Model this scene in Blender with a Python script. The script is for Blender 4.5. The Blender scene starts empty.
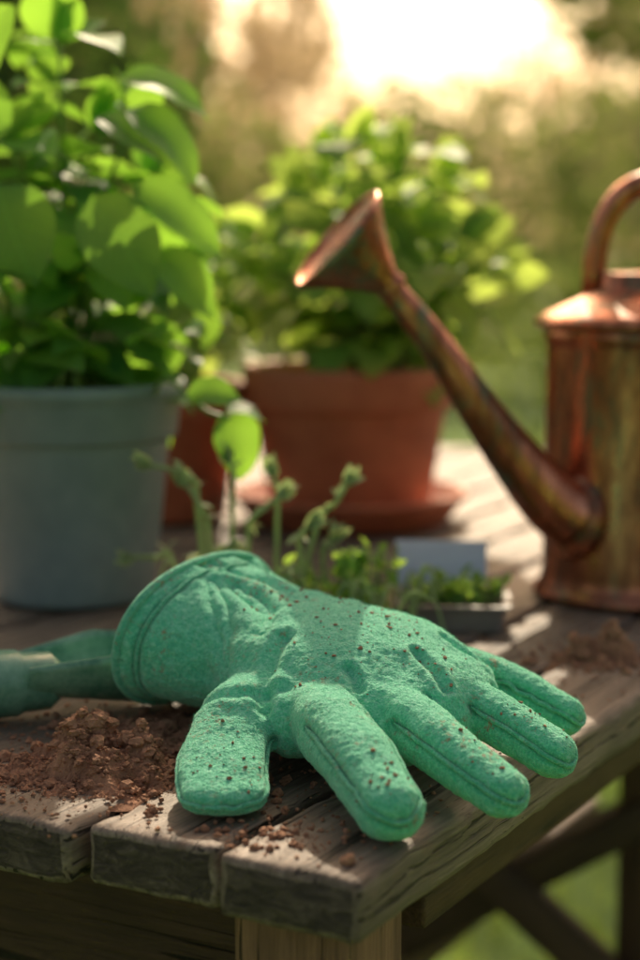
import bpy, math, random
from mathutils import Vector, Matrix, noise
from mathutils.bvhtree import BVHTree
from mathutils.kdtree import KDTree
R = random.Random(7)
V = Vector
scene = bpy.context.scene
TAU = math.tau

# ---------------------------------------------------------------- helpers
def mk(name, verts, faces, mats, parent=None, smooth=True, mi=None, uvs=None, tint=None):
    me = bpy.data.meshes.new(name)
    me.from_pydata([tuple(v) for v in verts], [], faces)
    if not isinstance(mats, (list, tuple)): mats = [mats]
    for m in mats: me.materials.append(m)
    if mi: me.polygons.foreach_set("material_index", mi)
    if uvs is not None:
        l = me.uv_layers.new(name="UVMap")
        for lp in me.loops: l.data[lp.index].uv = uvs[lp.vertex_index]
    if tint is not None:
        a = me.attributes.new("tint", 'FLOAT', 'POINT')
        a.data.foreach_set("value", tint)
    if smooth: me.polygons.foreach_set("use_smooth", [True]*len(me.polygons))
    me.update()
    ob = bpy.data.objects.new(name, me)
    scene.collection.objects.link(ob)
    if parent: ob.parent = parent
    return ob

def empty(name, loc=(0,0,0), rotz=0):
    e = bpy.data.objects.new(name, None)
    e.location = loc; e.rotation_euler = (0,0,rotz)
    e.empty_display_size = .05
    scene.collection.objects.link(e)
    return e

def lathe(profile, segs=64, wob=0):
    vs, fs = [], []
    for (r, z) in profile:
        for i in range(segs):
            a = TAU*i/segs
            vs.append((r*math.cos(a), r*math.sin(a), z))
    for k in range(len(profile)-1):
        for i in range(segs):
            j = (i+1) % segs
            fs.append((k*segs+i, k*segs+j, (k+1)*segs+j, (k+1)*segs+i))
    return vs, fs

def catmull(P, n):
    """P list of tuples (any dimension) -> n samples"""
    out = []; m = len(P)-1
    for s in range(n):
        x = s/(n-1)*m; i = min(int(x), m-1); t = x-i
        p0 = P[max(i-1,0)]; p1 = P[i]; p2 = P[i+1]; p3 = P[min(i+2,m)]
        out.append([.5*((2*b)+(-a+c)*t+(2*a-5*b+4*c-d)*t*t+(-a+3*b-3*c+d)*t**3) for a,b,c,d in zip(p0,p1,p2,p3)])
    return out

def tube_geo(pts, radii, segs=12, flat=1.0, vs=None, fs=None, caps=True):
    if vs is None: vs, fs = [], []
    base = len(vs); n = len(pts)
    pts = [V(p) for p in pts]
    up = V((0,0,1)); prev = None
    for k in range(n):
        t = (pts[min(k+1,n-1)]-pts[max(k-1,0)]).normalized()
        if prev is None:
            a = t.cross(up)
            if a.length < .1: a = t.cross(V((1,0,0)))
            a.normalize()
        else:
            a = (prev - t*prev.dot(t)).normalized()
        prev = a; b = a.cross(t)
        for i in range(segs):
            an = TAU*i/segs
            vs.append(pts[k] + a*radii[k]*math.cos(an) + b*radii[k]*flat*math.sin(an))
    for k in range(n-1):
        for i in range(segs):
            j = (i+1) % segs
            fs.append((base+k*segs+i, base+(k+1)*segs+i, base+(k+1)*segs+j, base+k*segs+j))
    if caps:
        fs.append(tuple(base+i for i in range(segs)))
        fs.append(tuple(base+(n-1)*segs+i for i in reversed(range(segs))))
    return vs, fs

# ---------------------------------------------------------------- node helpers
def mat(name):
    m = bpy.data.materials.new(name); m.use_nodes = True
    nt = m.node_tree; nt.nodes.clear()
    return m, nt
def L(nt, a, b): nt.links.new(a, b)
def inp(n, d):
    for k, v in d.items(): n.inputs[k].default_value = v
    return n
def out(nt, sh):
    o = nt.nodes.new('ShaderNodeOutputMaterial'); L(nt, sh, o.inputs[0]); return o
def ramp(nt, fac, stops, interp='LINEAR'):
    r = nt.nodes.new('ShaderNodeValToRGB'); r.color_ramp.interpolation = interp
    e = r.color_ramp.elements
    while len(e) > 1: e.remove(e[-1])
    e[0].position = stops[0][0]; e[0].color = (*stops[0][1], 1)
    for p, c in stops[1:]:
        q = e.new(p); q.color = (*c, 1)
    L(nt, fac, r.inputs[0]); return r.outputs[0]
def tex_noise(nt, vec, scale, detail=4, rough=.55, dist=0):
    n = nt.nodes.new('ShaderNodeTexNoise')
    inp(n, {'Scale': scale, 'Detail': detail, 'Roughness': rough, 'Distortion': dist})
    if vec is not None: L(nt, vec, n.inputs['Vector'])
    return n.outputs['Fac']
def mapping(nt, vec, scale=(1,1,1), loc=(0,0,0)):
    m = nt.nodes.new('ShaderNodeMapping'); m.inputs['Scale'].default_value = scale; m.inputs['Location'].default_value = loc
    L(nt, vec, m.inputs['Vector']); return m.outputs[0]
def mixc(nt, fac, a, b, bt='MIX'):
    m = nt.nodes.new('ShaderNodeMix'); m.data_type = 'RGBA'; m.blend_type = bt
    for s, v in ((m.inputs[0], fac), (m.inputs[6], a), (m.inputs[7], b)):
        if isinstance(v, bpy.types.NodeSocket): L(nt, v, s)
        elif isinstance(v, (int, float)): s.default_value = v
        else: s.default_value = (*v, 1)
    return m.outputs[2]
def math_(nt, op, a, b=None, c=None, clamp=False):
    m = nt.nodes.new('ShaderNodeMath'); m.operation = op; m.use_clamp = clamp
    for i, v in enumerate((a, b, c)):
        if v is None: continue
        if isinstance(v, bpy.types.NodeSocket): L(nt, v, m.inputs[i])
        else: m.inputs[i].default_value = v
    return m.outputs[0]
def bump(nt, h, strength, dist, normal=None):
    b = nt.nodes.new('ShaderNodeBump'); inp(b, {'Strength': strength, 'Distance': dist})
    L(nt, h, b.inputs['Height'])
    if normal: L(nt, normal, b.inputs['Normal'])
    return b.outputs[0]
def principled(nt, color, rough=.6, metal=0, normal=None, **kw):
    p = nt.nodes.new('ShaderNodeBsdfPrincipled')
    for k, v in (('Base Color', color), ('Roughness', rough), ('Metallic', metal)):
        if isinstance(v, bpy.types.NodeSocket): L(nt, v, p.inputs[k])
        elif isinstance(v, (int, float)): p.inputs[k].default_value = v
        else: p.inputs[k].default_value = (*v, 1)
    for k, v in kw.items():
        p.inputs[k.replace('_', ' ')].default_value = v
    if normal: L(nt, normal, p.inputs['Normal'])
    return p
def objco(nt):
    return nt.nodes.new('ShaderNodeTexCoord').outputs['Object']

# ---------------------------------------------------------------- materials
def wood_mat(name, dark, mid, light, gscale=1.0, bs=.9, dustc=(.24,.125,.075)):
    m, nt = mat(name)
    co = objco(nt)
    info = nt.nodes.new('ShaderNodeObjectInfo')
    off = nt.nodes.new('ShaderNodeVectorMath'); off.operation = 'ADD'
    comb = nt.nodes.new('ShaderNodeCombineXYZ')
    r7 = math_(nt, 'MULTIPLY', info.outputs['Random'], 7.0)
    L(nt, r7, comb.inputs[0]); L(nt, r7, comb.inputs[1])
    L(nt, co, off.inputs[0]); L(nt, comb.outputs[0], off.inputs[1])
    v = off.outputs[0]
    s = gscale
    g1 = tex_noise(nt, mapping(nt, v, (6*s, 110*s, 110*s)), 1.0, 6, .65, .6)
    g2 = tex_noise(nt, mapping(nt, v, (14*s, 420*s, 420*s)), 1.0, 4, .7, .3)
    blot = tex_noise(nt, mapping(nt, v, (9, 16, 16)), 1.0, 5, .6)
    crack = tex_noise(nt, mapping(nt, v, (4*s, 150*s, 150*s)), 1.0, 3, .6, 1.2)
    ckm = ramp(nt, crack, [(.0, (1,1,1)), (.35, (1,1,1)), (.40, (0,0,0))])
    g = math_(nt, 'ADD', math_(nt, 'MULTIPLY', g1, .6), math_(nt, 'MULTIPLY', g2, .4))
    c = ramp(nt, g, [(.32, dark), (.5, mid), (.68, light)])
    c = mixc(nt, ramp(nt, blot, [(.38, (.0,.0,.0)), (.7, (.7,.7,.7))]), c, tuple(x*.42 for x in mid))
    c = mixc(nt, ckm, c, tuple(x*.2 for x in dark))
    dust = tex_noise(nt, mapping(nt, v, (40, 60, 60)), 1.0, 6, .75)
    c = mixc(nt, ramp(nt, dust, [(.55, (0,0,0)), (.72, (.45,.45,.45))]), c, dustc)
    rv = math_(nt, 'MULTIPLY_ADD', info.outputs['Random'], .5, .75)
    hs = nt.nodes.new('ShaderNodeHueSaturation'); L(nt, c, hs.inputs['Color']); L(nt, rv, hs.inputs['Value'])
    h = math_(nt, 'SUBTRACT', g, math_(nt, 'MULTIPLY', ckm, .7))
    nrm = bump(nt, h, bs, .003)
    rough = math_(nt, 'MULTIPLY_ADD', blot, .25, .48)
    p = principled(nt, hs.outputs[0], rough, 0, nrm)
    out(nt, p.outputs[0]); return m
M_wood = wood_mat("weathered_wood", (.065,.048,.038), (.20,.155,.12), (.42,.34,.275))
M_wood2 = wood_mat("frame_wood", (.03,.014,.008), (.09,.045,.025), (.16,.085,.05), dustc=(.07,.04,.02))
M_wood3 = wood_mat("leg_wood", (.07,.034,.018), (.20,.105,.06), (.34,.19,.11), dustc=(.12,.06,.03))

def end_mat():
    m, nt = mat("wood_end_grain"); co = objco(nt)
    n1 = tex_noise(nt, mapping(nt, co, (60,60,160)), 1, 6, .7, .8)
    n2 = tex_noise(nt, mapping(nt, co, (300,300,300)), 1, 3, .6)
    c = ramp(nt, n1, [(.3, (.03,.024,.02)), (.5, (.10,.078,.062)), (.72, (.24,.19,.15))])
    h = math_(nt, 'ADD', n1, math_(nt, 'MULTIPLY', n2, .4))
    p = principled(nt, c, .85, 0, bump(nt, h, 1, .006)); out(nt, p.outputs[0]); return m
M_end = end_mat()

def leaf_mat(name, base, base2, trans, tmix=.42, rough=.38, veins=True, spec=.5):
    m, nt = mat(name)
    uv = nt.nodes.new('ShaderNodeTexCoord').outputs['UV']
    at = nt.nodes.new('ShaderNodeAttribute'); at.attribute_name = 'tint'
    t = at.outputs['Fac']
    col = mixc(nt, t, base, base2)
    tr = mixc(nt, t, trans, tuple(x*.6 for x in trans))
    nrm = None
    if veins:
        sp = nt.nodes.new('ShaderNodeSeparateXYZ'); L(nt, uv, sp.inputs[0])
        au = math_(nt, 'ABSOLUTE', math_(nt, 'SUBTRACT', sp.outputs[0], .5))
        mid = math_(nt, 'SUBTRACT', 1.0, math_(nt, 'MULTIPLY', au, 45), clamp=True)
        ph = math_(nt, 'SUBTRACT', math_(nt, 'MULTIPLY', sp.outputs[1], 8.0), math_(nt, 'MULTIPLY', au, 7.0))
        fr = math_(nt, 'ABSOLUTE', math_(nt, 'SUBTRACT', math_(nt, 'FRACT', ph), .5))
        side = math_(nt, 'SUBTRACT', 1.0, math_(nt, 'MULTIPLY', fr, 10), clamp=True)
        vein = math_(nt, 'MAXIMUM', mid, math_(nt, 'MULTIPLY', side, .6))
        col = mixc(nt, math_(nt, 'MULTIPLY', vein, .4), col, tuple(min(1, x*2.0+.02) for x in base))
        tr = mixc(nt, math_(nt, 'MULTIPLY', vein, .5), tr, tuple(x*.45 for x in trans))
        n = tex_noise(nt, objco(nt), 180, 3)
        h = math_(nt, 'SUBTRACT', math_(nt, 'ADD', fr, math_(nt, 'MULTIPLY', n, .3)), vein)
        nrm = bump(nt, h, .4, .0014)
    p = principled(nt, col, rough, 0, nrm)
    p.inputs['Specular IOR Level'].default_value = spec
    tb = nt.nodes.new('ShaderNodeBsdfTranslucent'); L(nt, tr, tb.inputs[0])
    mx = nt.nodes.new('ShaderNodeMixShader'); mx.inputs[0].default_value = tmix
    L(nt, p.outputs[0], mx.inputs[1]); L(nt, tb.outputs[0], mx.inputs[2])
    out(nt, mx.outputs[0]); return m
M_leafA = leaf_mat("leaf_broad", (.11,.31,.065), (.045,.19,.07), (.45,.85,.08), .5, .48, True, .35)
M_leafB = leaf_mat("leaf_bush", (.24,.46,.10), (.11,.28,.07), (.74,.98,.18), .56, .5, True, .45)
M_leafC = leaf_mat("leaf_seedling", (.20,.42,.08), (.12,.28,.06), (.55,.85,.12), .45, .7)
M_sage = leaf_mat("leaf_sage", (.40,.50,.27), (.28,.40,.20), (.6,.75,.3), .35, .7, False)

def simple(name, c1, c2, scale, rough=.7, bs=.3, bd=.002, metal=0, **kw):
    m, nt = mat(name); co = objco(nt)
    n = tex_noise(nt, co, scale, 6, .65)
    n2 = tex_noise(nt, co, scale*.13, 4, .6)
    f = math_(nt, 'MULTIPLY_ADD', n2, .7, math_(nt, 'MULTIPLY', n, .3))
    c = ramp(nt, f, [(.32, c1), (.68, c2)])
    p = principled(nt, c, rough, metal, bump(nt, n, bs, bd), **kw); out(nt, p.outputs[0]); return m
M_stem = simple("stem_green", (.10,.22,.04), (.22,.36,.08), 200, .5)
M_terra = simple("terracotta", (.32,.09,.045), (.56,.19,.10), 120, .6, .3, .001)
M_blue = simple("blue_grey_plastic", (.16,.23,.235), (.25,.33,.335), 70, .4, .15, .0008)
M_soil = simple("soil", (.20,.095,.055), (.64,.35,.215), 500, .95, .9, .003)
M_potsoil = simple("potting_soil", (.02,.013,.009), (.07,.045,.03), 400, .95, .9, .004)
M_enamel = simple("green_enamel", (.04,.20,.13), (.32,.56,.42), 240, .25, .3, .001)
M_tray = simple("grey_tray", (.13,.11,.11), (.26,.23,.22), 60, .5)
M_label = simple("pale_blue_card", (.46,.54,.68), (.60,.67,.80), 50, .5)
M_bark = simple("bark", (.05,.03,.02), (.14,.09,.06), 12, .9, .8, .02)

def copper_mat():
    m, nt = mat("aged_copper"); co = objco(nt)
    n = tex_noise(nt, mapping(nt, co, (20,20,6)), 1, 8, .75, 1.0)
    n2 = tex_noise(nt, mapping(nt, co, (70,70,22)), 1, 6, .7)
    big = tex_noise(nt, mapping(nt, co, (11,11,5)), 1, 5, .6, .5)
    f = math_(nt, 'ADD', math_(nt, 'MULTIPLY', n2, .3), math_(nt, 'ADD', math_(nt, 'MULTIPLY', n, .4), math_(nt, 'MULTIPLY', big, .3)))
    c = ramp(nt, f, [(.38, (.08,.042,.03)), (.46, (.32,.12,.07)), (.54, (.66,.27,.16)), (.64, (.90,.50,.36))])
    pt = ramp(nt, tex_noise(nt, mapping(nt, co, (38,38,9)), 1, 7, .8), [(.51, (0,0,0)), (.60, (.85,.85,.85))])
    c = mixc(nt, pt, c, (.10,.17,.105))
    r = ramp(nt, f, [(.3, (.5,.5,.5)), (.6, (.2,.2,.2))])
    mt = ramp(nt, f, [(.34, (.6,.6,.6)), (.48, (1,1,1))])
    mt = math_(nt, 'SUBTRACT', mt, math_(nt, 'MULTIPLY', pt, .5))
    p = principled(nt, c, r, mt, bump(nt, n2, .25, .0014)); out(nt, p.outputs[0]); return m
M_cu = copper_mat()

def glove_mat(name, k=1.0):
    m, nt = mat(name); co = objco(nt)
    at = nt.nodes.new('ShaderNodeAttribute'); at.attribute_name = 'seam'
    n1 = tex_noise(nt, co, 900, 3, .7)
    n2 = tex_noise(nt, co, 350, 4, .7)
    n3 = tex_noise(nt, co, 30, 4, .6)
    vor = nt.nodes.new('ShaderNodeTexVoronoi'); vor.inputs['Scale'].default_value = 750; L(nt, co, vor.inputs['Vector'])
    f = math_(nt, 'ADD', math_(nt, 'MULTIPLY', n1, .45), math_(nt, 'MULTIPLY', n2, .55))
    sc = lambda c: tuple(min(1, x*k) for x in c)
    c = ramp(nt, f, [(.34, sc((.055,.50,.28))), (.50, sc((.15,.74,.46))), (.66, sc((.46,.96,.74)))])
    c = mixc(nt, math_(nt, 'MULTIPLY', n3, .3), c, sc((.09,.62,.38)))
    c = mixc(nt, math_(nt, 'MULTIPLY', at.outputs['Fac'], .78), c, (.010,.17,.10))
    d1 = tex_noise(nt, co, 260, 3, .75); d2 = tex_noise(nt, co, 26, 3, .6)
    dm = math_(nt, 'MULTIPLY', ramp(nt, d1, [(.55, (0,0,0)), (.66, (1,1,1))]), ramp(nt, d2, [(.47, (0,0,0)), (.62, (1,1,1))]))
    c = mixc(nt, math_(nt, 'MULTIPLY', dm, .8), c, (.42,.19,.10))
    h = math_(nt, 'ADD', f, math_(nt, 'MULTIPLY', vor.outputs[0], .3))
    p = principled(nt, c, .88, 0, bump(nt, h, 1, .0022), Sheen_Weight=.7, Sheen_Roughness=.45)
    p.inputs['Sheen Tint'].default_value = (.7,1,.86,1)
    p.inputs['Specular IOR Level'].default_value = .25
    out(nt, p.outputs[0]); return m
M_glove = glove_mat("green_fleece")
M_piping = glove_mat("green_piping", .85)

def grass_mat():
    m, nt = mat("lawn"); co = objco(nt)
    n1 = tex_noise(nt, co, 1.2, 5, .6); n2 = tex_noise(nt, co, 45, 4, .7)
    f = math_(nt, 'ADD', math_(nt, 'MULTIPLY', n1, .5), math_(nt, 'MULTIPLY', n2, .5))
    c = ramp(nt, f, [(.35, (.07,.15,.03)), (.55, (.15,.28,.05)), (.7, (.24,.36,.09))])
    p = principled(nt, c, .9, 0, bump(nt, n2, .8, .03)); out(nt, p.outputs[0]); return m
M_grass = grass_mat()
M_treeD = leaf_mat("foliage_dark", (.06,.13,.03), (.04,.09,.025), (.26,.42,.08), .42, .9, False)
M_treeO = leaf_mat("foliage_olive", (.14,.23,.06), (.10,.17,.045), (.50,.62,.14), .45, .9, False)
M_treeW = leaf_mat("foliage_warm", (.25,.20,.08), (.19,.17,.07), (.78,.56,.22), .45, .9, False)

# ---------------------------------------------------------------- table
TH = math.atan2(.873, .488)
table = empty("wooden_table", (.0165,.692,0), TH)
def box(name, x0,x1,y0,y1,z0,z1, m, parent, bev=.0025, seg=2, endm=None, rot=None, rough_amp=0, sub=0.012):
    nx = max(1, int((x1-x0)/sub)) if rough_amp else 1
    ny = max(1, int((y1-y0)/.009)) if rough_amp else 1
    nz = 3 if rough_amp else 1
    import bmesh
    bm = bmesh.new()
    idx = {}
    def vert(i,j,k):
        if (i,j,k) not in idx:
            p = V((x0+(x1-x0)*i/nx, y0+(y1-y0)*j/ny, z0+(z1-z0)*k/nz))
            idx[(i,j,k)] = bm.verts.new(p)
        return idx[(i,j,k)]
    for i in range(nx):
        for j in range(ny):
            bm.faces.new([vert(i,j,nz),vert(i+1,j,nz),vert(i+1,j+1,nz),vert(i,j+1,nz)])
            bm.faces.new([vert(i,j,0),vert(i,j+1,0),vert(i+1,j+1,0),vert(i+1,j,0)])
        for k in range(nz):
            bm.faces.new([vert(i,0,k),vert(i+1,0,k),vert(i+1,0,k+1),vert(i,0,k+1)])
            bm.faces.new([vert(i,ny,k),vert(i,ny,k+1),vert(i+1,ny,k+1),vert(i+1,ny,k)])
    for j in range(ny):
        for k in range(nz):
            f = bm.faces.new([vert(0,j,k),vert(0,j,k+1),vert(0,j+1,k+1),vert(0,j+1,k)]); f.material_index = 1
            f = bm.faces.new([vert(nx,j,k),vert(nx,j+1,k),vert(nx,j+1,k+1),vert(nx,j,k+1)]); f.material_index = 1
    bm.normal_update()
    ed = [e for e in bm.edges if len(e.link_faces)==2 and e.calc_face_angle(0) > .8]
    bmesh.ops.bevel(bm, geom=ed, offset=bev, segments=seg, affect='EDGES', profile=.5)
    if rough_amp:
        o = R.random()*50
        for v in bm.verts:
            q = v.co*22 + V((o,0,0)); q2 = v.co*120 + V((0,o,0))
            ey = min(abs(v.co.y-y0), abs(v.co.y-y1)); ex = min(abs(v.co.x-x0), abs(v.co.x-x1))
            edge = math.exp(-min(ex,ey)/.004)
            d = noise.noise_vector(q)*rough_amp + noise.noise_vector(q2)*rough_amp*(.3+.8*edge)
            top = abs(v.co.z-z1) < .0005
            chip = max(0, noise.noise(v.co*60+V((0,0,o)))-.12)*.010*edge
            v.co += V((d.x*1.6, d.y, d.z*(.3 if top else 1)-chip*(1 if v.co.z>(z0+z1)/2 else 0)))
    me = bpy.data.meshes.new(name); bm.to_mesh(me); bm.free()
    me.materials.append(m); me.materials.append(endm or m)
    me.polygons.foreach_set("use_smooth", [True]*len(me.polygons))
    ob = bpy.data.objects.new(name, me); scene.collection.objects.link(ob); ob.parent = parent
    if rot: ob.rotation_euler = rot
    return ob
PW, GAP, TL, NP = .0690, .0052, 1.46, 17
for i in range(NP):
    y0 = i*(PW+GAP)
    e0 = [0,.006,-.002,.004][i%4] + R.uniform(-.002,.002)
    box("plank_%d"%(i+1), e0, TL+R.uniform(-.01,.01), y0, y0+PW, -.0285+R.uniform(-.0008,.0008), R.uniform(-.0012,.0) if i else 0,
        M_wood, table, .0038, 2, M_end, rough_amp=.0014)
W = NP*(PW+GAP)
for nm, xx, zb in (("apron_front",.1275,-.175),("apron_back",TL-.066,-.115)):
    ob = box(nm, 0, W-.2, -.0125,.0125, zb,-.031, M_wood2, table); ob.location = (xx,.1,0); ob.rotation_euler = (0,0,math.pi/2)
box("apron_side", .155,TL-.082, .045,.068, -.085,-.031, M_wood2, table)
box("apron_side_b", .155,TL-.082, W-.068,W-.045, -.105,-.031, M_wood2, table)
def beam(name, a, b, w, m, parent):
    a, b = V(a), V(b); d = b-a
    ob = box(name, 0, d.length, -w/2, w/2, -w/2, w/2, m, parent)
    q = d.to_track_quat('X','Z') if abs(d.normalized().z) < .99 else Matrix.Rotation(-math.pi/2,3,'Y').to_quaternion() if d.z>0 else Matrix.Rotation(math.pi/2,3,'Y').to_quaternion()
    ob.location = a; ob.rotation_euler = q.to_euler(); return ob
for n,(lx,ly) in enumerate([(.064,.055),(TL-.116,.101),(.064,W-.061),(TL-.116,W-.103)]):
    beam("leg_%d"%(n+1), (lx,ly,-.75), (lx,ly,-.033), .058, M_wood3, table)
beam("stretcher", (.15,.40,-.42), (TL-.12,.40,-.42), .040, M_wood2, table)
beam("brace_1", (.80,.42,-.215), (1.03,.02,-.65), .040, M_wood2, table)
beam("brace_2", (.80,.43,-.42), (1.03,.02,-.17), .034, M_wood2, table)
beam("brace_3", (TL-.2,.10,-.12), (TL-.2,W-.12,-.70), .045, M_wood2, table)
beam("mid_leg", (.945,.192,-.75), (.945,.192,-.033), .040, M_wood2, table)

# ---------------------------------------------------------------- glove
glove = empty("gardening_glove")
def loft(secs, n=30, segs=28, ex=2.25, cap0=True, cap1=True, inner=None):
    S = catmull(secs, n)
    vs, fs = [], []
    frames = []
    for k, s in enumerate(S):
        c = V(s[0:3]); w = V(s[3:6]).normalized()
        t = (V(S[min(k+1,n-1)][0:3]) - V(S[max(k-1,0)][0:3])).normalized()
        w = (w - t*w.dot(t)).normalized(); u = w.cross(t)
        if u.z < 0: u = -u
        frames.append((c, w, u, t, s[6], s[7]))
    seq = []
    if cap0:
        c,w,u,t,a,b = frames[0]
        for q in (1,.95,.8,.6,.3):
            seq.append((c - t*min(a,b)*q*1.0, w,u,t, a*math.sqrt(max(1-q*q,.0004)), b*math.sqrt(max(1-q*q,.0004))))
    seq += frames
    if cap1:
        c,w,u,t,a,b = frames[-1]
        for q in (.3,.6,.8,.95,1):
            e = (min(a,b)*.6+a*.4)
            seq.append((c + t*e*q, w,u,t, a*math.sqrt(max(1-q*q,.0004)), b*math.sqrt(max(1-q*q,.0004))))
    for (c,w,u,t,a,b) in seq:
        for i in range(segs):
            an = TAU*i/segs; ca, sa = math.cos(an), math.sin(an)
            vs.append(c + w*a*math.copysign(abs(ca)**(2/ex), ca) + u*b*math.copysign(abs(sa)**(2/ex), sa))
    m = len(seq)
    for k in range(m-1):
        for i in range(segs):
            j = (i+1)%segs
            fs.append((k*segs+i, (k+1)*segs+i, (k+1)*segs+j, k*segs+j))
    fs.append(tuple(range(segs))); fs.append(tuple((m-1)*segs+i for i in reversed(range(segs))))
    return vs, fs, seq
GV, GF = [], []
def add(vs, fs):
    b = len(GV); GV.extend(vs); GF.extend([tuple(i+b for i in f) for f in fs])
main = [(-.069,.965,.047,  .62,.78,.06, .066,.040),
        (-.050,.951,.043,  .62,.78,.05, .057,.0355),
        (-.025,.934,.039,  .62,.78,.05, .0510,.034),
        ( .001,.907,.037,  .63,.77,.10, .057,.0335),
        ( .024,.880,.035,  .65,.75,.16, .0590,.0310),
        ( .044,.857,.030,  .67,.74,.18, .054,.0245)]
inner = [(a[0]+.001,a[1]-.001,a[2],a[3],a[4],a[5],a[6]-.0038,a[7]-.0038) for a in main[:4]]
vi, fi, si = loft(inner, 24, 40, 2.2, cap0=False, cap1=True)
vo, fo, so = loft(main, 40, 40, 2.2, cap0=False, cap1=True)
segs = 40
fi = fi[:-2]+[fi[-1]]; fo = fo[:-2]+[fo[-1]]
b = len(vi); allv = vi+vo
allf = [tuple(reversed(f)) for f in fi] + [tuple(i+b for i in f) for f in fo]
for i in range(segs):
    j = (i+1)%segs
    allf.append((i, j, b+j, b+i))
add(allv, allf)
rim_pts = vo[:segs]; rim2_pts = vo[4*segs:5*segs]
vs, fs, _s = loft([(-.006,.895,.032,.8,.6,.1,.028,.026),(-.014,.862,.029,.8,.6,.1,.026,.023),(-.010,.838,.026,.85,.5,.1,.019,.017)], 14, 28)
add(vs, fs)
FING = {
 'index': [(-.002,.850,.030, .9,.42,.1, .0178,.0175),(.006,.812,.031,.9,.40,0,.0172,.0175),(.018,.774,.026,.93,.36,0,.0168,.0158),(.0305,.739,.0155,.94,.34,-.05,.0160,.0135)],
 'middle':[( .030,.858,.030, .78,.62,.1,.0145,.0155),(.042,.826,.031,.78,.62,.05,.0138,.0150),(.063,.792,.023,.8,.6,0,.0134,.0135),(.083,.767,.0138,.82,.57,0,.0126,.0115)],
 'ring':  [( .050,.878,.033, .6,.8,.1,.0140,.0150),(.069,.860,.032,.6,.8,.0,.0132,.0142),(.092,.842,.025,.58,.81,0,.0128,.0130),(.113,.824,.0148,.6,.8,0,.0120,.0112)],
 'pinky': [( .058,.905,.036, .3,.95,.1,.0125,.0140),(.079,.902,.035,.3,.95,.0,.0120,.0135),(.103,.893,.029,.3,.95,0,.0117,.0125),(.127,.881,.018,.35,.93,0,.0110,.0110)],
 'thumb': [(-.020,.892,.030, .95,.2,.1,.019,.020),(-.038,.850,.026,.98,.15,0,.0195,.0175),(-.046,.810,.0165,1,.05,0,.0220,.0118),(-.044,.775,.0095,1,-.02,0,.0212,.0080)],
}
seam_lines = []
for nm, sec in FING.items():
    vs, fs, seq = loft(sec, 26, 28, 2.25)
    add(vs, fs)
    lift = .15 if nm == 'thumb' else .62
    st = 15 if nm == 'thumb' else 12
    ringp = lambda s, sg, lf: s[0] + s[1]*s[4]*sg*math.cos(lf) + s[2]*s[5]*math.sin(lf)
    A = [ringp(s,1,lift) for s in seq[st:]]; B = [ringp(s,-1,lift*.5) for s in seq[st+3:]]
    seam_lines.append(A + [seq[-1][0]+seq[-1][3]*.002+seq[-1][2]*.003] + B[::-1])
raw = mk("glove_raw", GV, GF, M_glove)
rm = raw.modifiers.new("r", 'REMESH'); rm.mode = 'VOXEL'; rm.voxel_size = .0010; rm.adaptivity = 0
sm = raw.modifiers.new("s", 'SMOOTH'); sm.iterations = 16; sm.factor = .5
dg = bpy.context.evaluated_depsgraph_get(); dg.update()
gme = bpy.data.meshes.new_from_object(raw.evaluated_get(dg))
bpy.data.objects.remove(raw)
bvh = BVHTree.FromPolygons([v.co.copy() for v in gme.vertices], [tuple(p.vertices) for p in gme.polygons])
def project(line, step=.0007, maxd=.0035):
    runs = [[]]
    for a, b in zip(line[:-1], line[1:]):
        a, b = V(a), V(b)
        n = max(1, int((b-a).length/step))
        for i in range(n):
            p = a.lerp(b, i/n); h = bvh.find_nearest(p)
            if h[0] is not None and h[3] < maxd: runs[-1].append(h[0])
            elif runs[-1]: runs.append([])
    return [r for r in runs if len(r) > 24]
def kd_of(pts):
    k = KDTree(len(pts))
    for i, p in enumerate(pts): k.insert(p, i)
    k.balance(); return k
runs = []
for l in seam_lines: runs += project(l)
cuffline = [V(p) for p in rim2_pts]; cuffline.append(cuffline[0])
runs += project(cuffline)
sp = [p for r in runs for p in r]
creases = [
 ([(-.045,.935,.085),(-.030,.905,.072),(-.027,.885,.050)], .0042,.0048),
 ([(-.060,.940,.070),(-.048,.905,.055),(-.040,.880,.035)], .0042,.0048),
 ([(-.035,.925,.080),(-.022,.905,.070)], .0026,.0040),
 ([(-.018,.876,.060),(-.024,.857,.044),(-.026,.835,.03)], .0034,.0042),
 ([(-.02,.965,.085),(-.004,.950,.078),(.01,.94,.07)], .0028,.0050),
 ([(-.050,.99,.09),(-.02,.975,.08),(.0,.965,.075)], .0030,.0050),
 ([(-.065,.955,.09),(-.035,.950,.085),(-.015,.938,.08)], .0028,.0050),
 ([(.014,.842,.058),(.018,.830,.052),(.022,.81,.04)], .0030,.0028),
 ([(.048,.860,.058),(.053,.853,.052),(.06,.84,.04)], .0028,.0028),
 ([(.064,.888,.058),(.070,.882,.052),(.08,.875,.04)], .0028,.0028),
 ([(-.052,.845,.03),(-.035,.838,.046),(-.018,.838,.045)], .0022,.0038),
]
kd = kd_of(sp)
ck = []
for l, dep, wid in creases:
    pp = [p for r in project(catmull(l, 16), maxd=.03) for p in r]
    if pp: ck.append((kd_of(pp), dep, wid))
nv = len(gme.vertices); seam = [0.0]*nv
nor = [v.normal.copy() for v in gme.vertices]
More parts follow.
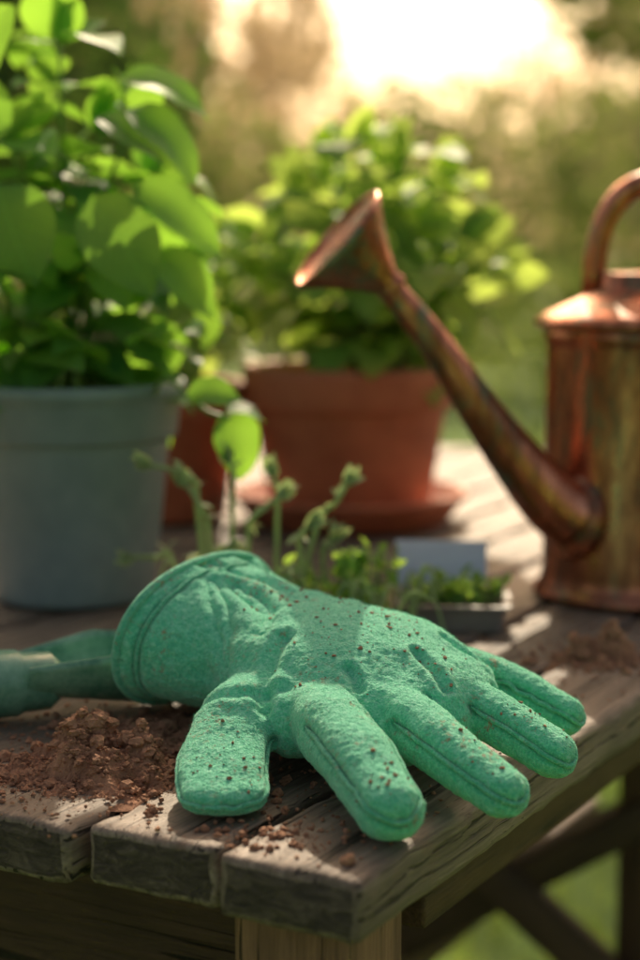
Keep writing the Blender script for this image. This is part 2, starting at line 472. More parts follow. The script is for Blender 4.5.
for i, v in enumerate(gme.vertices):
    co = v.co.copy(); n = nor[i]
    d = kd.find(co)[2]
    ridge = -.0018*math.exp(-(d/.0028)**2)
    seam[i] = math.exp(-(d/.0022)**2)
    fold = 0
    for k, dep, wid in ck:
        dd = k.find(co)[2]
        if dd > wid*4: continue
        fold -= dep*math.exp(-(dd/wid)**2) - .35*dep*math.exp(-((dd-wid*1.9)/wid)**2)
    w = noise.noise(co*30)*.0014 + noise.noise(co*90+V((5,3,1)))*.0007 + noise.noise(co*260)*.0004 + noise.noise(co*620)*.0004
    al = (co.x+.025)*.78-(co.y-.934)*.62; cr = co.x*.62+co.y*.78
    w += .0016*math.exp(-(al/.022)**2)*noise.noise(V((al*22, cr*95, co.z*95)))
    q = co + n*(ridge+fold+w)
    q.z = max(q.z, .0006 + .0006*noise.noise(co*200))
    v.co = q
a = gme.attributes.new("seam", 'FLOAT', 'POINT'); a.data.foreach_set("value", seam)
gme.materials.clear(); gme.materials.append(M_glove)
gme.polygons.foreach_set("use_smooth", [True]*len(gme.polygons)); gme.update()
shell = bpy.data.objects.new("fabric_shell", gme); scene.collection.objects.link(shell); shell.parent = glove
bvh = BVHTree.FromPolygons([v.co.copy() for v in gme.vertices], [tuple(p.vertices) for p in gme.polygons])
pv, pf = [], []
for r in runs:
    q = r[::2]
    for _ in range(4):
        q = [q[0]]+[(q[k-1]+q[k]*2+q[k+1])/4 for k in range(1,len(q)-1)]+[q[-1]]
    pts = []
    for p in q:
        h = bvh.find_nearest(p); pts.append(h[0]+h[1]*.0007)
    for _ in range(2):
        pts = [pts[0]]+[(pts[k-1]+pts[k]*2+pts[k+1])/4 for k in range(1,len(pts)-1)]+[pts[-1]]
    for p in pts: p.z = max(p.z, .0013)
    m_ = len(pts)
    tube_geo(pts, [(.00125+.00015*noise.noise(V((k*.6,0,0))))*min(1,.25+min(k,m_-1-k)*.12) for k in range(m_)], 8, 1, pv, pf)
mk("seam_piping", pv, pf, M_piping, glove)
rp = [V(p)+ (V(p)-V(so[0][0])).normalized()*.0004 for p in rim_pts]
n = len(rp)
tv = []; sg = 8
for k in range(n):
    t = (rp[(k+1)%n]-rp[k-1]).normalized(); o_ = (rp[k]-V(so[0][0])).normalized(); o_ = (o_-t*o_.dot(t)).normalized(); c_ = t.cross(o_)
    for i in range(sg):
        an = TAU*i/sg; tv.append(rp[k]+o_*.0021*math.cos(an)+c_*.0026*math.sin(an))
tf = [(k*sg+i, ((k+1)%n)*sg+i, ((k+1)%n)*sg+(i+1)%sg, k*sg+(i+1)%sg) for k in range(n) for i in range(sg)]
mk("cuff_piping", tv, tf, M_piping, glove)
hv, hf = [], []
polys = gme.polygons
for _ in range(90000):
    p = polys[R.randrange(len(polys))]
    c = p.center; nn = p.normal
    if nn.z < -.3: continue
    rv = V((R.uniform(-1,1),R.uniform(-1,1),R.uniform(-1,1)))
    d = (nn + rv*.9).normalized(); s = d.cross(rv).normalized()*.00008
    l = R.uniform(.0004,.0014)
    c = c + rv*.0005
    b = len(hv); hv += [c-s, c+s, c+d*l]; hf.append((b,b+1,b+2))
fz = mk("fibres", hv, hf, M_glove, glove, smooth=False)

# ---------------------------------------------------------------- soil
def crumb(vs, fs, c, r):
    P = [V((1,0,0)),V((-1,0,0)),V((0,1,0)),V((0,-1,0)),V((0,0,1)),V((0,0,-1))]
    F = [(0,2,4),(2,1,4),(1,3,4),(3,0,4),(2,0,5),(1,2,5),(3,1,5),(0,3,5)]
    if r < .0008:
        base=len(vs); sx,sy,sz=R.uniform(.7,1.3),R.uniform(.7,1.3),R.uniform(.55,1)
        for p in P:
            k=r*(1+R.uniform(-.3,.3)); vs.append(V((p.x*sx*k,p.y*sy*k,p.z*sz*k))+V(c))
        fs += [tuple(i+base for i in f) for f in F]; return
    pv = [p.copy() for p in P]; nf = []
    tri = F
    for lev in range(2 if r > .0018 else 1):
        cache = {}; nf = []
        def midp(a,b):
            k = (min(a,b),max(a,b))
            if k not in cache: cache[k] = len(pv); pv.append((pv[a]+pv[b]).normalized())
            return cache[k]
        for a,b_,c_ in tri:
            ab,bc,ca = midp(a,b_),midp(b_,c_),midp(c_,a)
            nf += [(a,ab,ca),(ab,b_,bc),(ca,bc,c_),(ab,bc,ca)]
        tri = nf
    base = len(vs); sx,sy,sz = R.uniform(.7,1.3),R.uniform(.7,1.3),R.uniform(.55,1); o_=V((R.random()*30,0,0))
    for p in pv:
        k = r*(1+.55*noise.noise(p*1.8+o_)+R.uniform(-.14,.14)); vs.append(V((p.x*sx*k,p.y*sy*k,p.z*sz*k))+V(c))
    fs += [tuple(i+base for i in f) for f in tri]
def soil_pile(name, cx, cy, rx, ry, h, ncr, spread, big=.015):
    vs, fs = [], []; n = 110
    def height(x, y):
        d = math.hypot(x/rx, y/ry)
        q = noise.noise(V((x*60+cx*9,y*60,0)))
        return h*math.exp(-(d*1.5)**2)*(1+1.1*q) + (.0055*noise.noise(V((x*200,y*200,3))) + .003*noise.noise(V((x*600,y*600,3))) + .0014*noise.noise(V((x*1500,y*1500,3))))*math.exp(-(d*.9)**2) - h*.09 - .0008
    for i in range(n):
        for j in range(n):
            x = (i/(n-1)*2-1)*rx*1.5; y = (j/(n-1)*2-1)*ry*1.5
            vs.append(V((cx+x, cy+y, max(height(x,y),-.003))))
    fs = [(i*n+j,(i+1)*n+j,(i+1)*n+j+1,i*n+j+1) for i in range(n-1) for j in range(n-1)]
    for _ in range(ncr):
        a = R.uniform(0,TAU); d = abs(R.gauss(0,spread))
        x, y = math.cos(a)*d*rx, math.sin(a)*d*ry
        r = .0003+ .0014*R.random()**4 + (.0036*R.random() if R.random()<big else 0)
        crumb(vs, fs, (cx+x, cy+y, max(0,height(x,y))+r*.35), r)
    return mk(name, vs, fs, M_soil, smooth=False)
soil_pile("soil_pile", -.112, .848, .050, .038, .023, 4600, 1.0, .04)
soil_pile("soil_pile", -.085, .915, .050, .035, .004, 2200, 1.0)
soil_pile("soil_pile", .178, 1.085, .026, .022, .024, 1100, .85, .08)
vs, fs = [], []
Pd = V((.488,.873,0)); Pl = V((-.873,.488,0)); C0 = V((.0165,.692,0))
for _ in range(3000):
    p = C0 + Pd*R.uniform(.006,.55) + Pl*R.uniform(.006,.3)
    r = .0002+.0010*R.random()**5
    crumb(vs, fs, (p.x,p.y,r*.4), r)
for _ in range(380):
    a = R.uniform(0,TAU); d = abs(R.gauss(0,.022))
    p = V((-.018+math.cos(a)*d*1.5, .750+math.sin(a)*d, 0))
    q = p-C0
    if q.dot(Pd) < .006 or q.dot(Pl) < .006: continue
    r = .0003+.0018*R.random()**4; crumb(vs, fs, (p.x,p.y,r*.4), r)
for _ in range(350):
    a = R.uniform(0,TAU); d = abs(R.gauss(0,.05))
    p = V((.165+math.cos(a)*d*1.2, 1.06+math.sin(a)*d, 0))
    q = p-C0
    if q.dot(Pl) < .006: continue
    r = .0003+.0018*R.random()**4; crumb(vs, fs, (p.x,p.y,r*.4), r)
crumb(vs, fs, (.012,.712,.002), .0028)
for _ in range(800):
    px, py = R.choice([(.033,.735),(.033,.735),(.03,.90),(.03,.90),(.085,.77),(.11,.83),(-.02,.93),(.0,.86),(-.04,.79),(.05,.86)])
    x = px+R.gauss(0,.014); y = py+R.gauss(0,.016)
    h = bvh.ray_cast(V((x,y,.2)), V((0,0,-1)))
    if h[0] and h[1].z > .3:
        r = .00018+.0010*R.random()**4; crumb(vs, fs, h[0]+V((0,0,r*.3)), r)
mk("soil_crumbs", vs, fs, M_soil, smooth=False)

# ---------------------------------------------------------------- trowel
tr = empty("hand_trowel")
hp = [(-.345,.874,.023),(-.30,.891,.023),(-.25,.910,.0225),(-.20,.928,.022),(-.168,.940,.021),(-.164,.9415,.021),(-.150,.946,.021),(-.142,.949,.020)]
vs, fs = tube_geo(hp, [.014,.0180,.0195,.0190,.0185,.0165,.0160,.008], 32)
mk("handle", vs, fs, M_enamel, tr)
vs, fs = [], []; na, nb = 18, 26
ax = (V((.6,.22,0))).normalized(); sd = V((-ax.y, ax.x, 0)); o = V((-.164,.941,.031))
for b_ in range(nb):
    t = b_/(nb-1); s = t*.15
    hw = .020+.014*min(1, t*3.2) if t < .6 else .034*math.sqrt(max(.02, 1-((t-.6)/.4)**2))
    for a_ in range(na):
        u = a_/(na-1)*2-1
        ang = u*1.5
        p = o + ax*s + sd*hw*math.sin(ang)/math.sin(1.5) + V((0,0, (1-math.cos(ang))*hw*1.0 - .010*min(1,t*2) - .016))
        vs.append(p)
fs = [(b_*na+a_, (b_+1)*na+a_, (b_+1)*na+a_+1, b_*na+a_+1) for b_ in range(nb-1) for a_ in range(na-1)]
sc = mk("scoop", vs, fs, M_enamel, tr)
so_ = sc.modifiers.new("sol", 'SOLIDIFY'); so_.thickness = .0022; so_.offset = 0

# ---------------------------------------------------------------- pots
def pot(name, loc, profile, m, soilr, soilz, saucer=None):
    e = empty(name, loc)
    vs, fs = lathe(profile, 72); mk("body", vs, fs, m, e)
    vs, fs = [], []
    rings = 10
    for k in range(rings+1):
        for i in range(48):
            a = TAU*i/48; r = soilr*k/rings
            p = V((r*math.cos(a), r*math.sin(a), soilz)); p.z += .004*noise.noise(p*60+V(loc))
            vs.append(p)
    fs = [(k*48+i,(k+1)*48+i,(k+1)*48+(i+1)%48,k*48+(i+1)%48) for k in range(rings) for i in range(48)]
    mk("soil", vs, fs, M_potsoil, e)
    if saucer:
        vs, fs = lathe(saucer, 72); mk("saucer", vs, fs, m, e)
    return e
bp = (-.183,1.285,0)
pot("blue_grey_pot", bp, [(0.0,.002),(.054,.002),(.0575,.001),(.059,.004),(.0600,.010),(.0715,.118),(.0722,.120),(.0765,.121),(.0775,.123),(.0800,.148),(.0812,.150),(.0835,.152),(.0843,.156),(.0840,.160),(.0825,.162),(.0795,.161),(.0770,.156),(.0755,.140),(.070,.12)], M_blue, .0757, .143)
tp = (.028,1.645,0)
pot("terracotta_pot", tp, [(0.0,.012),(.070,.012),(.074,.014),(.0765,.02),(.0905,.108),(.0915,.110),(.0975,.111),(.0990,.114),(.1015,.142),(.1015,.147),(.0990,.149),(.0940,.148),(.0920,.144),(.090,.12)], M_terra, .0915, .130,
    [(0,.001),(.090,.001),(.094,.003),(.108,.022),(.1135,.026),(.1140,.029),(.1110,.031),(.1060,.028),(.0930,.010),(0,.009)])
tp2 = (-.150,1.66,0)
pot("terracotta_pot", tp2, [(0.0,.003),(.056,.003),(.06,.006),(.070,.095),(.0765,.097),(.080,.128),(.079,.132),(.073,.131),(.070,.11)], M_terra, .0725, .118)

# ---------------------------------------------------------------- leaves
class Plant:
    def __init__(s): s.v=[]; s.f=[]; s.uv=[]; s.t=[]; s.mi=[]
    def leaf(s, base, d, nrm, ln, wd, curl=.25, fold=.25, rows=9, shape=.72, tint=None):
        base=V(base); d=V(d).normalized(); nrm=V(nrm); nrm=(nrm-d*nrm.dot(d))
        if nrm.length<.05: nrm = d.orthogonal()
        nrm.normalize(); sd = d.cross(nrm).normalized()
        b0=len(s.v); tint=R.random() if tint is None else tint; ph=R.uniform(0,6)
        cols=(-1,-.5,0,.5,1); cur=base.copy(); dd=d.copy(); nn=nrm.copy()
        for r in range(rows):
            t=r/(rows-1); w=wd*.5*(max(0,math.sin(math.pi*t**shape))**.85)
            if r==rows-1: w=wd*.01
            for c in cols:
                p = cur + sd*w*c + nn*(fold*abs(c)*w*(1-.3*abs(c)) + .035*wd*math.sin(t*11+ph+c*1.5)*abs(c))
                s.v.append(p); s.uv.append((.5+c*w/wd, t)); s.t.append(tint)
            step=ln/(rows-1); ang=curl*2/(rows-1)
            cur = cur+dd*step
            q=Matrix.Rotation(-ang,3,sd); 
            dd=(q@dd).normalized(); nn=(q@nn).normalized()
        for r in range(rows-1):
            for c in range(4):
                a=b0+r*5+c; s.f.append((a,a+1,a+6,a+5)); s.mi.append(0)
    def stem(s, pts, r0, r1, segs=6):
        pts=catmull([tuple(p) for p in pts], max(6,len(pts)*4)); n=len(pts)
        b0=len(s.v); f0=len(s.f)
        tube_geo(pts,[r0+(r1-r0)*i/(n-1) for i in range(n)],segs,1,s.v,s.f)
        s.mi += [1]*(len(s.f)-f0); k=len(s.v)-b0; s.uv += [(0,0)]*k; s.t += [.5]*k
        return [V(p) for p in pts]
    def make(s,name,ml,ms=None):
        return mk(name,s.v,s.f,[ml,ms or M_stem],None,True,s.mi,s.uv,s.t)

def rnd(a=1): return V((R.uniform(-a,a),R.uniform(-a,a),R.uniform(-a,a)))
def grow(P, pts, n, l0, l1, start=.3, r0=.0028, r1=.0012, wr=.66, curl=.45, fold=.25, pet=.012, top=True):
    path = P.stem(pts, r0, r1)
    m=len(path); ang=R.uniform(0,TAU)
    for i in range(n):
        t=start+(1-start)*i/max(1,n-1); k=min(m-1,int(t*(m-1))); p=path[k]
        ax=(path[min(k+1,m-1)]-path[max(k-1,0)]).normalized()
        ang+=math.pi/2+R.uniform(-.35,.35); a_=ax.orthogonal().normalized(); b_=ax.cross(a_)
        sz=(l0+(l1-l0)*t)*R.uniform(.75,1.15)
        for q in (0,math.pi):
            rad=a_*math.cos(ang+q)+b_*math.sin(ang+q)
            d=(rad+ax*R.uniform(.15,.5)+rnd(.15)).normalized()
            pe=p+d*pet*(sz/.06)
            P.stem([p,p.lerp(pe,.5)+V((0,0,.001)),pe],.0011,.0008,5)
            nr=V((0,0,1))+ax*.4+rnd(.35)
            P.leaf(pe,d,nr,sz,sz*wr*R.uniform(.85,1.1),curl*R.uniform(.5,1.6),fold*R.uniform(.5,1.4))
    if top:
        for q in range(3):
            d=(ax+rnd(.6)).normalized(); P.leaf(path[-1],d,rnd()+V((0,-.4,.5)),l1*.8,l1*.5,.3,.3)

P=Plant(); bx,by,_=bp
tops=[(-.185,1.27,.400),(-.135,1.265,.345),(-.250,1.28,.39),(-.120,1.235,.285),(-.215,1.225,.33),(-.160,1.215,.250),(-.270,1.24,.30),(-.13,1.33,.31),(-.20,1.33,.38),(-.105,1.30,.24),(-.24,1.19,.24),(-.225,1.30,.34),(-.16,1.30,.34)]
for i,t in enumerate(tops):
    t=V(t); b_=V((bx+R.uniform(-.03,.03),by+R.uniform(-.03,.03),.142)); mid=b_.lerp(t,.5)+V((R.uniform(-.01,.01),R.uniform(-.01,.01),.01))
    mid.x = b_.x+(t.x-b_.x)*.4; mid.y=b_.y+(t.y-b_.y)*.4
    grow(P,[b_,mid,t],5 if i else 6,.074,.054,.25,.003,.0014,wr=.72)
P.leaf((-.190,1.262,.402),(.12,-.1,1),(.1,-1,.1),.050,.046,-.15,.2,tint=0)
P.leaf((-.135,1.205,.372),(.9,-.1,-.05),(0,-.5,.9),.068,.040,.5,.25,tint=0)
P.leaf((-.150,1.19,.345),(.85,-.2,-.28),(.2,-.6,.8),.062,.036,.4,.25,tint=.8)
P.leaf((-.130,1.19,.350),(.8,-.2,-.35),(.35,-.55,.75),.074,.044,.6,.22,tint=.6)
P.leaf((-.212,1.160,.300),(.30,-.15,-.9),(-.15,-1,.25),.072,.064,.25,.22,tint=1)
P.leaf((-.150,1.160,.292),(.55,-.15,-.8),(.1,-1,.35),.078,.054,.3,.25,tint=1)
P.leaf((-.125,1.175,.300),(.9,-.15,-.45),(.1,-.7,.7),.080,.040,.4,.3,tint=.2)
P.leaf((-.110,1.18,.255),(.8,-.15,-.6),(.1,-.7,.7),.060,.038,.4,.3,tint=.0)
P.leaf((-.230,1.19,.350),(-.6,-.3,-.35),(0,-.7,.7),.07,.05,.4,.25,tint=.4)
P.leaf((-.235,1.18,.370),(.3,-.3,.5),(0,-.9,.5),.06,.045,.4,.25,tint=.1)
P.leaf((-.205,1.18,.335),(-.5,-.3,.4),(0,-.9,.5),.06,.045,.4,.25,tint=.1)
for (x_,z_) in [(-.13,.170),(-.105,.175),(-.16,.17),(-.19,.175),(-.22,.18)]:
    P.leaf((x_,1.225,z_+.02),(R.uniform(-.5,.5),-.5,R.uniform(.2,.6)),(0,-.4,.9),.040,.030,.6,.3)
P.stem([(-.12,1.25,.15),(-.105,1.19,.170),(-.078,1.175,.150),(-.060,1.17,.145)],.0022,.0013)
P.leaf((-.090,1.175,.160),(.75,-.2,.15),(0,-.7,.7),.040,.026,.5,.3)
P.leaf((-.066,1.17,.148),(.45,-.1,-.75),(.5,-.8,.5),.052,.040,.5,.3,tint=0)
P.leaf((-.064,1.17,.150),(.9,.1,.1),(0,-.3,.9),.030,.022,.5,.3)
P.make("broadleaf_plant",M_leafA)

def bush(name, cx, cy, z0, rad, h, nst, l0, l1, m, npl=5, wr=.66):
    P=Plant()
    for i in range(nst):
        a=TAU*i*.618+R.uniform(-.2,.2); q=math.sqrt((i+.5)/nst); rr=rad*q
        zt=h*(1-.55*q*q)*R.uniform(.85,1.1)
        b_=V((cx+math.cos(a)*.02,cy+math.sin(a)*.02,z0)); t=V((cx+math.cos(a)*rr,cy+math.sin(a)*rr,z0+zt))
        mid=V((cx+math.cos(a)*rr*.45,cy+math.sin(a)*rr*.45,z0+zt*.6))
        grow(P,[b_,mid,t],npl,l0,l1,.35,.0022,.001,wr)
    return P.make(name,m)
bush("basil_plant",.052,1.645,.130,.130,.210,27,.070,.058,M_leafB,4,.72)
bush("basil_plant",-.135,1.66,.118,.085,.17,13,.06,.045,M_leafB,4,.72)

# ---------------------------------------------------------------- herb seedlings between pots and glove
P=Plant()
def sprig(base, tip, droop, bud=True):
    b_=V(base); t=V(tip); mid=b_.lerp(t,.6)+V((0,0,.02))
    path=P.stem([b_,mid,t,t+V(droop)],.0022,.0017)
    e=path[-1]; d=(path[-1]-path[-3]).normalized()
    if bud:
        for _ in range(10): P.leaf(e-d*.005,(d+rnd(.45)),rnd(),R.uniform(.011,.018),.007,.3,.4,5)
    for k in range(7,len(path)-3,4):
        for q in range(2):
            dd=(rnd(1)+V((0,0,.3))).normalized(); P.leaf(path[k],dd,V((0,0,1))+rnd(.4),R.uniform(.008,.014),R.uniform(.003,.005),.4,.3,5)
for (b_,t,dr) in [((-.075,1.16,0),(-.086,1.15,.108),(-.030,0,.008)),((-.07,1.16,0),(-.078,1.15,.085),(-.012,0,.02)),
    ((-.06,1.16,0),(-.058,1.16,.108),(-.004,0,.012)),((-.05,1.15,0),(-.046,1.14,.080),(.022,0,.018)),((-.03,1.16,0),(-.028,1.16,.095),(-.004,0,.016)),
    ((-.02,1.16,0),(.010,1.15,.090),(.010,0,.016)),((0,1.16,0),(.004,1.16,.06),(.006,0,.006)),((-.045,1.16,0),(-.060,1.16,.06),(-.02,0,-.01)),((-.09,1.18,0),(-.11,1.17,.05),(-.02,0,.0)),((-.01,1.14,0),(-.015,1.13,.07),(.01,0,.01))]:
    sprig(b_,t,dr)
for _ in range(60):
    a=R.uniform(0,TAU); b_=V((R.uniform(-.09,.06),R.uniform(1.08,1.19),0)); o_=V((math.cos(a),math.sin(a)*.6,0))*R.uniform(.02,.05)
    P.stem([b_,b_+o_*.5+V((0,0,R.uniform(.025,.055))),b_+o_+V((0,0,R.uniform(.005,.04)))],.0016,.0008,5)
P.make("herb_sprigs",M_sage,M_sage)
P=Plant()
for _ in range(28):
    b_=V((R.gauss(.015,.020),R.gauss(1.13,.014),0)); t=b_+V((R.uniform(-.015,.015),R.uniform(-.01,.01),R.uniform(.02,.065)))
    P.stem([b_,b_.lerp(t,.5)+V((.002,0,.002)),t],.0009,.0006,5)
    for q in range(6): P.leaf(t-V((0,0,R.uniform(0,.018))),(rnd(1)+V((0,0,.3))),V((0,0,1))+rnd(.5),R.uniform(.008,.015),R.uniform(.006,.010),.3,.25,6)
P.make("parsley_clump",M_leafC)

# ---------------------------------------------------------------- seed tray
tray=empty("seed_tray",(.092,1.195,0),math.radians(-5))
def trayshape(hx,hy,h,th):
    vs=[];rings=[(hx*.93,hy*.93,0),(hx,hy,h-.003),(hx+.003,hy+.003,h-.002),(hx+.003,hy+.003,h),(hx-th,hy-th,h),(hx-th-.002,hy-th-.002,.004)]
    def rr(ax_,ay_,z,c=.005):
        o=[]
        for qi,(sx,sy) in enumerate(((1,1),(-1,1),(-1,-1),(1,-1))):
            for k in range(5):
                a=math.radians(qi*90+k*22.5); o.append(V((sx*(ax_-c)+c*math.cos(a),sy*(ay_-c)+c*math.sin(a),z)))
        return o
    for r in rings: vs+=rr(*r)
    n=20; fs=[(k*n+i,k*n+(i+1)%n,(k+1)*n+(i+1)%n,(k+1)*n+i) for k in range(len(rings)-1) for i in range(n)]
    fs.append(tuple(range(n))[::-1]); fs.append(tuple((len(rings)-1)*n+i for i in range(n)))
    return vs,fs
vs,fs=trayshape(.037,.034,.018,.002); mk("tray",vs,fs,M_tray,tray,False)
vs,fs=[],[]
n=16
for i in range(n):
    for j in range(n): vs.append(V(((i/(n-1)*2-1)*.0335,(j/(n-1)*2-1)*.0305,.013+.003*noise.noise(V((i*.7,j*.7,0))))))
fs=[(i*n+j,(i+1)*n+j,(i+1)*n+j+1,i*n+j+1) for i in range(n-1) for j in range(n-1)]
mk("soil",vs,fs,M_potsoil,tray)
lid=box("lid",-.036,.030,-.001,.001,0,.036,M_label,tray,.0006); lid.location=(-.006,.034,.018); lid.rotation_euler=(math.radians(-34),0,0)
P=Plant()
for _ in range(40):
    b_=V((R.uniform(-.024,.03),R.uniform(-.026,.022),.013)); t=b_+V((R.uniform(-.006,.006),R.uniform(-.006,.006),R.uniform(.006,.016)))
    P.stem([b_,b_.lerp(t,.5),t],.0007,.0005,5)
    for q in range(4): P.leaf(t,(rnd(1)+V((0,0,.2))),V((0,0,1))+rnd(.3),R.uniform(.007,.012),R.uniform(.005,.008),.3,.2,6)
s_=P.make("seedlings",M_leafC); s_.parent=tray

# ---------------------------------------------------------------- watering can
can=empty("watering_can",(.243,1.295,0))
vs,fs=lathe([(0,.003),(.074,.003),(.080,.001),(.0825,.003),(.0825,.006),(.0790,.009),(.0765,.014),(.0755,.02),(.0750,.10),(.0745,.185),(.0755,.190),(.0775,.193),(.0775,.197),(.0755,.199),(.0820,.2005),(.0850,.203),(.0835,.206),(.077,.210),(.055,.220),(.040,.2275),(.037,.230),(.0365,.238),(.0350,.240),(.032,.239),(.031,.23)],96)
mk("body",vs,fs,M_cu,can)
vs,fs=lathe([(0,.236),(.0305,.236),(.0305,.232),(0,.232)],48); mk("filler_cap",vs,fs,M_cu,can)
pts=[]; 
for k in range(25):
    a=math.pi*k/24; pts.append((-.040*math.cos(a), .012*math.cos(a), .222+.083*math.sin(a)**.72))
vs,fs=tube_geo(pts,[.0105]*25,18,.85); mk("handle",vs,fs,M_cu,can)
pts=[]
for k in range(25):
    a=-math.pi/2+math.pi*k/24; pts.append((.072+.055*math.cos(a),.0,.115+.06*math.sin(a)))
vs,fs=tube_geo(pts,[.007]*25,14,1); mk("rear_handle",vs,fs,M_cu,can)
s0=V((-.060,-.042,.066)); s1=V((-.197,-.088,.2335))
sp_=[s0, s0.lerp(s1,.12)+V((-.004,0,-.004)), s0.lerp(s1,.4)+V((-.004,0,-.004)), s0.lerp(s1,.75), s1]
sp2=catmull([tuple(p) for p in sp_],30)
rad=catmull([(.026,),(.0225,),(.0165,),(.0115,),(.0092,)],30)
vs,fs=tube_geo(sp2,[r[0] for r in rad],32); mk("spout",vs,fs,M_cu,can)
vs,fs=lathe([(.018,-.004),(.031,-.004),(.033,-.001),(.031,.003),(.026,.006),(.022,.008)],48)
c=mk("spout_collar",vs,fs,M_cu,can); c.location=s0+V((.000,.000,0)); c.rotation_euler=V((-.85,-.5,.12)).to_track_quat('Z','Y').to_euler()
axr=V((-.72,-.16,.62)).normalized()
vs,fs=lathe([(.0088,-.012),(.0105,-.011),(.0112,-.008),(.0105,-.004),(.012,.000),(.020,.013),(.031,.028),(.0395,.038),(.0420,.0405),(.0425,.043),(.0410,.0445),(.0390,.0425),(.0370,.0400),(0,.0425)],64)
ro=mk("rose",vs,fs,M_cu,can); ro.location=s1+(s1-V(sp2[-3])).normalized()*.004; ro.rotation_euler=axr.to_track_quat('Z','Y').to_euler()
vs,fs=[],[]
m_,nt=mat("hole_dark"); out(nt,principled(nt,(.01,.008,.006),.9).outputs[0])
for k,nr in ((.008,6),(.016,12),(.024,18),(.031,24)):
    for i in range(nr):
        a=TAU*i/nr; b=len(vs); z=.0428-.0025*k/.037
        for q in range(8): vs.append(V((k*math.cos(a)+.0013*math.cos(q*TAU/8),k*math.sin(a)+.0013*math.sin(q*TAU/8),z+.0004)))
        fs.append(tuple(range(b,b+8)))
h_=mk("rose_holes",vs,fs,m_,can,False); h_.location=ro.location; h_.rotation_euler=ro.rotation_euler

# ---------------------------------------------------------------- garden
G=-.75
vs=[V((x,y,G)) for x in (-150,150) for y in (-60,250)]
mk("lawn",vs,[(0,2,3,1)],M_grass,None,False)
gv,gf,gt=[],[],[]
for _ in range(22000):
    y=1.5+R.random()**1.6*8; x=R.uniform(-.5,.5)*(y*1.1+1)+.3
    h=R.uniform(.03,.08); a=R.uniform(0,TAU); s=V((math.cos(a),math.sin(a),0))*.004; l=V((R.uniform(-.02,.02),R.uniform(-.02,.02),h))
    b=len(gv); c=V((x,y,G)); gv+=[c-s,c+s,c+l]; gf.append((b,b+1,b+2)); gt+=[R.random()]*3
M_blade=leaf_mat("grass_blade",(.14,.28,.05),(.09,.20,.04),(.5,.7,.12),.4,.8,False)
mk("grass",gv,gf,M_blade,None,False,None,[(0,0)]*len(gv),gt)

def foliage(name, centers, n, size, m, trunk=None):
    v,f,t=[],[],[]
    for _ in range(n):
        c,rx,rz=R.choice(centers); 
        while True:
            q=rnd(1)
            if q.length<1: break
        q=q.normalized()*(q.length**.45)
        p=V((c[0]+q.x*rx,c[1]+q.y*rx,c[2]+q.z*rz)); s=size*R.uniform(.6,1.4)
        a=rnd(1).normalized(); b_=a.orthogonal().normalized()*s*.5; a=a*s; b=len(v)
        v+=[p-a*.5,p+b_*.7,p+a*.5,p-b_*.7]; f.append((b,b+1,b+2,b+3)); t+=[R.random()]*4
    e=empty(name)
    mk("crown",v,f,m,e,False,None,[(0,0)]*len(v),t)
    if trunk:
        vs,fs=[],[]
        x,y,h,r=trunk
        tube_geo(catmull([(x,y,G),(x+.05,y,G+h*.4),(x-.05,y+.05,G+h)],10),[r*(1-.06*k) for k in range(10)],12,1,vs,fs)
        for c,rx,rz in centers[:7]:
            s=V((x,y,G+h*R.uniform(.5,.9))); c=V(c)
            tube_geo([s,s.lerp(c,.5)+V((0,0,.1)),c],[r*.4,r*.28,r*.12],8,1,vs,fs)
        mk("trunk",vs,fs,M_bark,e)
    return e
def tree(x,y,h,rad,m,n=5000,size=.14,low=1.2):
    cs=[]
    for k in range(13):
        a=R.uniform(0,TAU); q=R.random()**.6
        cs.append(((x+math.cos(a)*rad*q,y+math.sin(a)*rad*q,G+low+R.random()*(h-low)),rad*R.uniform(.28,.5),rad*R.uniform(.25,.42)))
    foliage("garden_tree",cs,n,size,m,(x,y,h*.8,.14))
tree(-2.3,8,5.0,1.7,M_treeD,9000,.12,.5)
tree(3.3,10,5.0,2.0,M_treeO,12000,.14,.6)
tree(6.0,20,6,3,M_treeD,7000,.2,1.0)
tree(-2.6,24,6.5,2.4,M_treeW,7000,.2,1.6)
tree(5.6,28,6.5,2.4,M_treeW,7000,.2,1.6)
def hedge(x0,x1,y,hf,m,n,size=.12,wd=.6):
    cs=[]; x=x0
    while x<x1:
        hh=hf(x)*R.uniform(.8,1.1); cs.append(((x,y+R.uniform(-.4,.4),G+hh*.5),R.uniform(.8,1.2)*wd,hh*.5)); x+=R.uniform(.6,1.0)*wd
    foliage("hedge",cs,n,size,m)
hedge(-6,7,13,lambda x:2.1,M_treeO,18000,.12)
gap=lambda x: 5.3-2.5*math.exp(-((x-1.6)/1.7)**2)
hedge(-12,14,30,gap,M_treeW,22000,.2,.9)
hedge(1.2,6,8.5,lambda x:1.1,M_treeO,6000,.09)
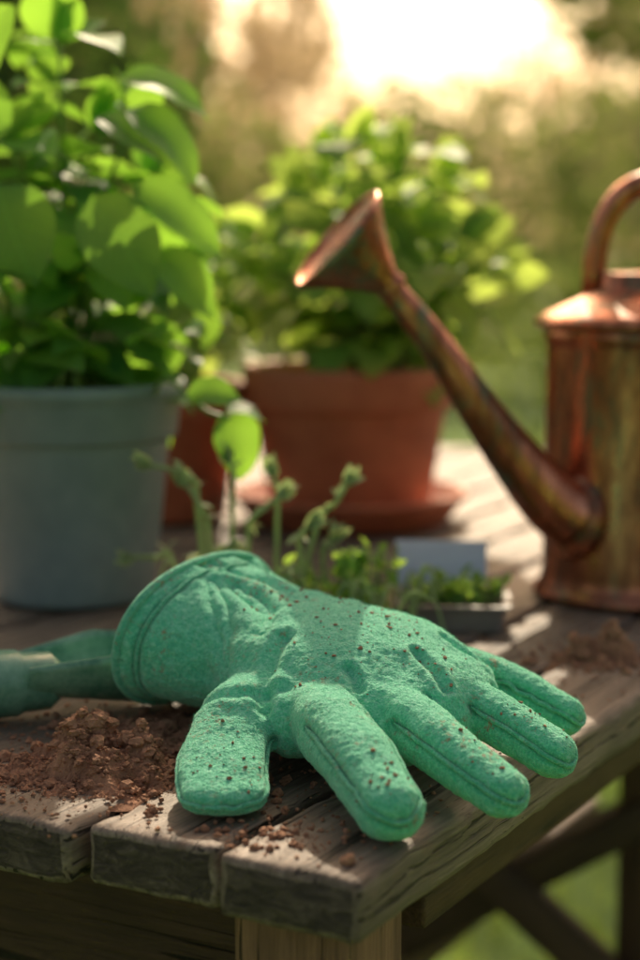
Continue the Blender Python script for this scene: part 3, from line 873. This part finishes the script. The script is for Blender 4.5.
# distant morning haze over the garden (real scattering volume)
m,nt=mat("haze"); vsn=nt.nodes.new('ShaderNodeVolumeScatter'); vsn.inputs['Color'].default_value=(1,.76,.48,1); vsn.inputs['Density'].default_value=.0125; vsn.inputs['Anisotropy'].default_value=.7
o=nt.nodes.new('ShaderNodeOutputMaterial'); L(nt,vsn.outputs[0],o.inputs['Volume'])
X0,X1,Y0,Y1,Z0,Z1=-30,30,11,60,G+.01,9
vs=[V((x,y,z)) for x in (X0,X1) for y in (Y0,Y1) for z in (Z0,Z1)]
mk("morning_haze",vs,[(0,1,3,2),(4,6,7,5),(0,4,5,1),(2,3,7,6),(0,2,6,4),(1,5,7,3)],m,None,False)

# ---------------------------------------------------------------- light
EL, AZ = math.radians(34), math.radians(4)
w=bpy.data.worlds.new("World"); scene.world=w; w.use_nodes=True; nt=w.node_tree; nt.nodes.clear()
sky=nt.nodes.new('ShaderNodeTexSky'); sky.sky_type='NISHITA'; sky.sun_disc=False
sky.sun_elevation=EL; sky.sun_rotation=AZ; sky.dust_density=6; sky.air_density=1.0; sky.ozone_density=.2
tint=mixc(nt,1.0,sky.outputs[0],(1.28,1.03,.78),'MULTIPLY')
bg=nt.nodes.new('ShaderNodeBackground'); bg.inputs[1].default_value=.15
L(nt,tint,bg.inputs[0]); o=nt.nodes.new('ShaderNodeOutputWorld'); L(nt,bg.outputs[0],o.inputs[0])
sd=bpy.data.lights.new("sun",'SUN'); sd.energy=5; sd.angle=math.radians(.6); sd.color=(1,.83,.60)
so2=bpy.data.objects.new("sun",sd); scene.collection.objects.link(so2)
S=V((math.sin(AZ)*math.cos(EL),math.cos(AZ)*math.cos(EL),math.sin(EL)))
so2.rotation_euler=S.to_track_quat('Z','Y').to_euler(); so2.location=S*20

cd=bpy.data.cameras.new("camera"); cam=bpy.data.objects.new("camera",cd); scene.collection.objects.link(cam)
cam.location=(0,0,.26); cam.rotation_euler=(math.radians(90-7.65),0,0)
cd.lens=65.6; cd.sensor_width=36; cd.clip_start=.02; cd.clip_end=600
cd.dof.use_dof=True; cd.dof.focus_distance=.85; cd.dof.aperture_fstop=4.2
scene.camera=cam
scene.view_settings.view_transform='Standard'; scene.view_settings.look='None'; scene.view_settings.exposure=0
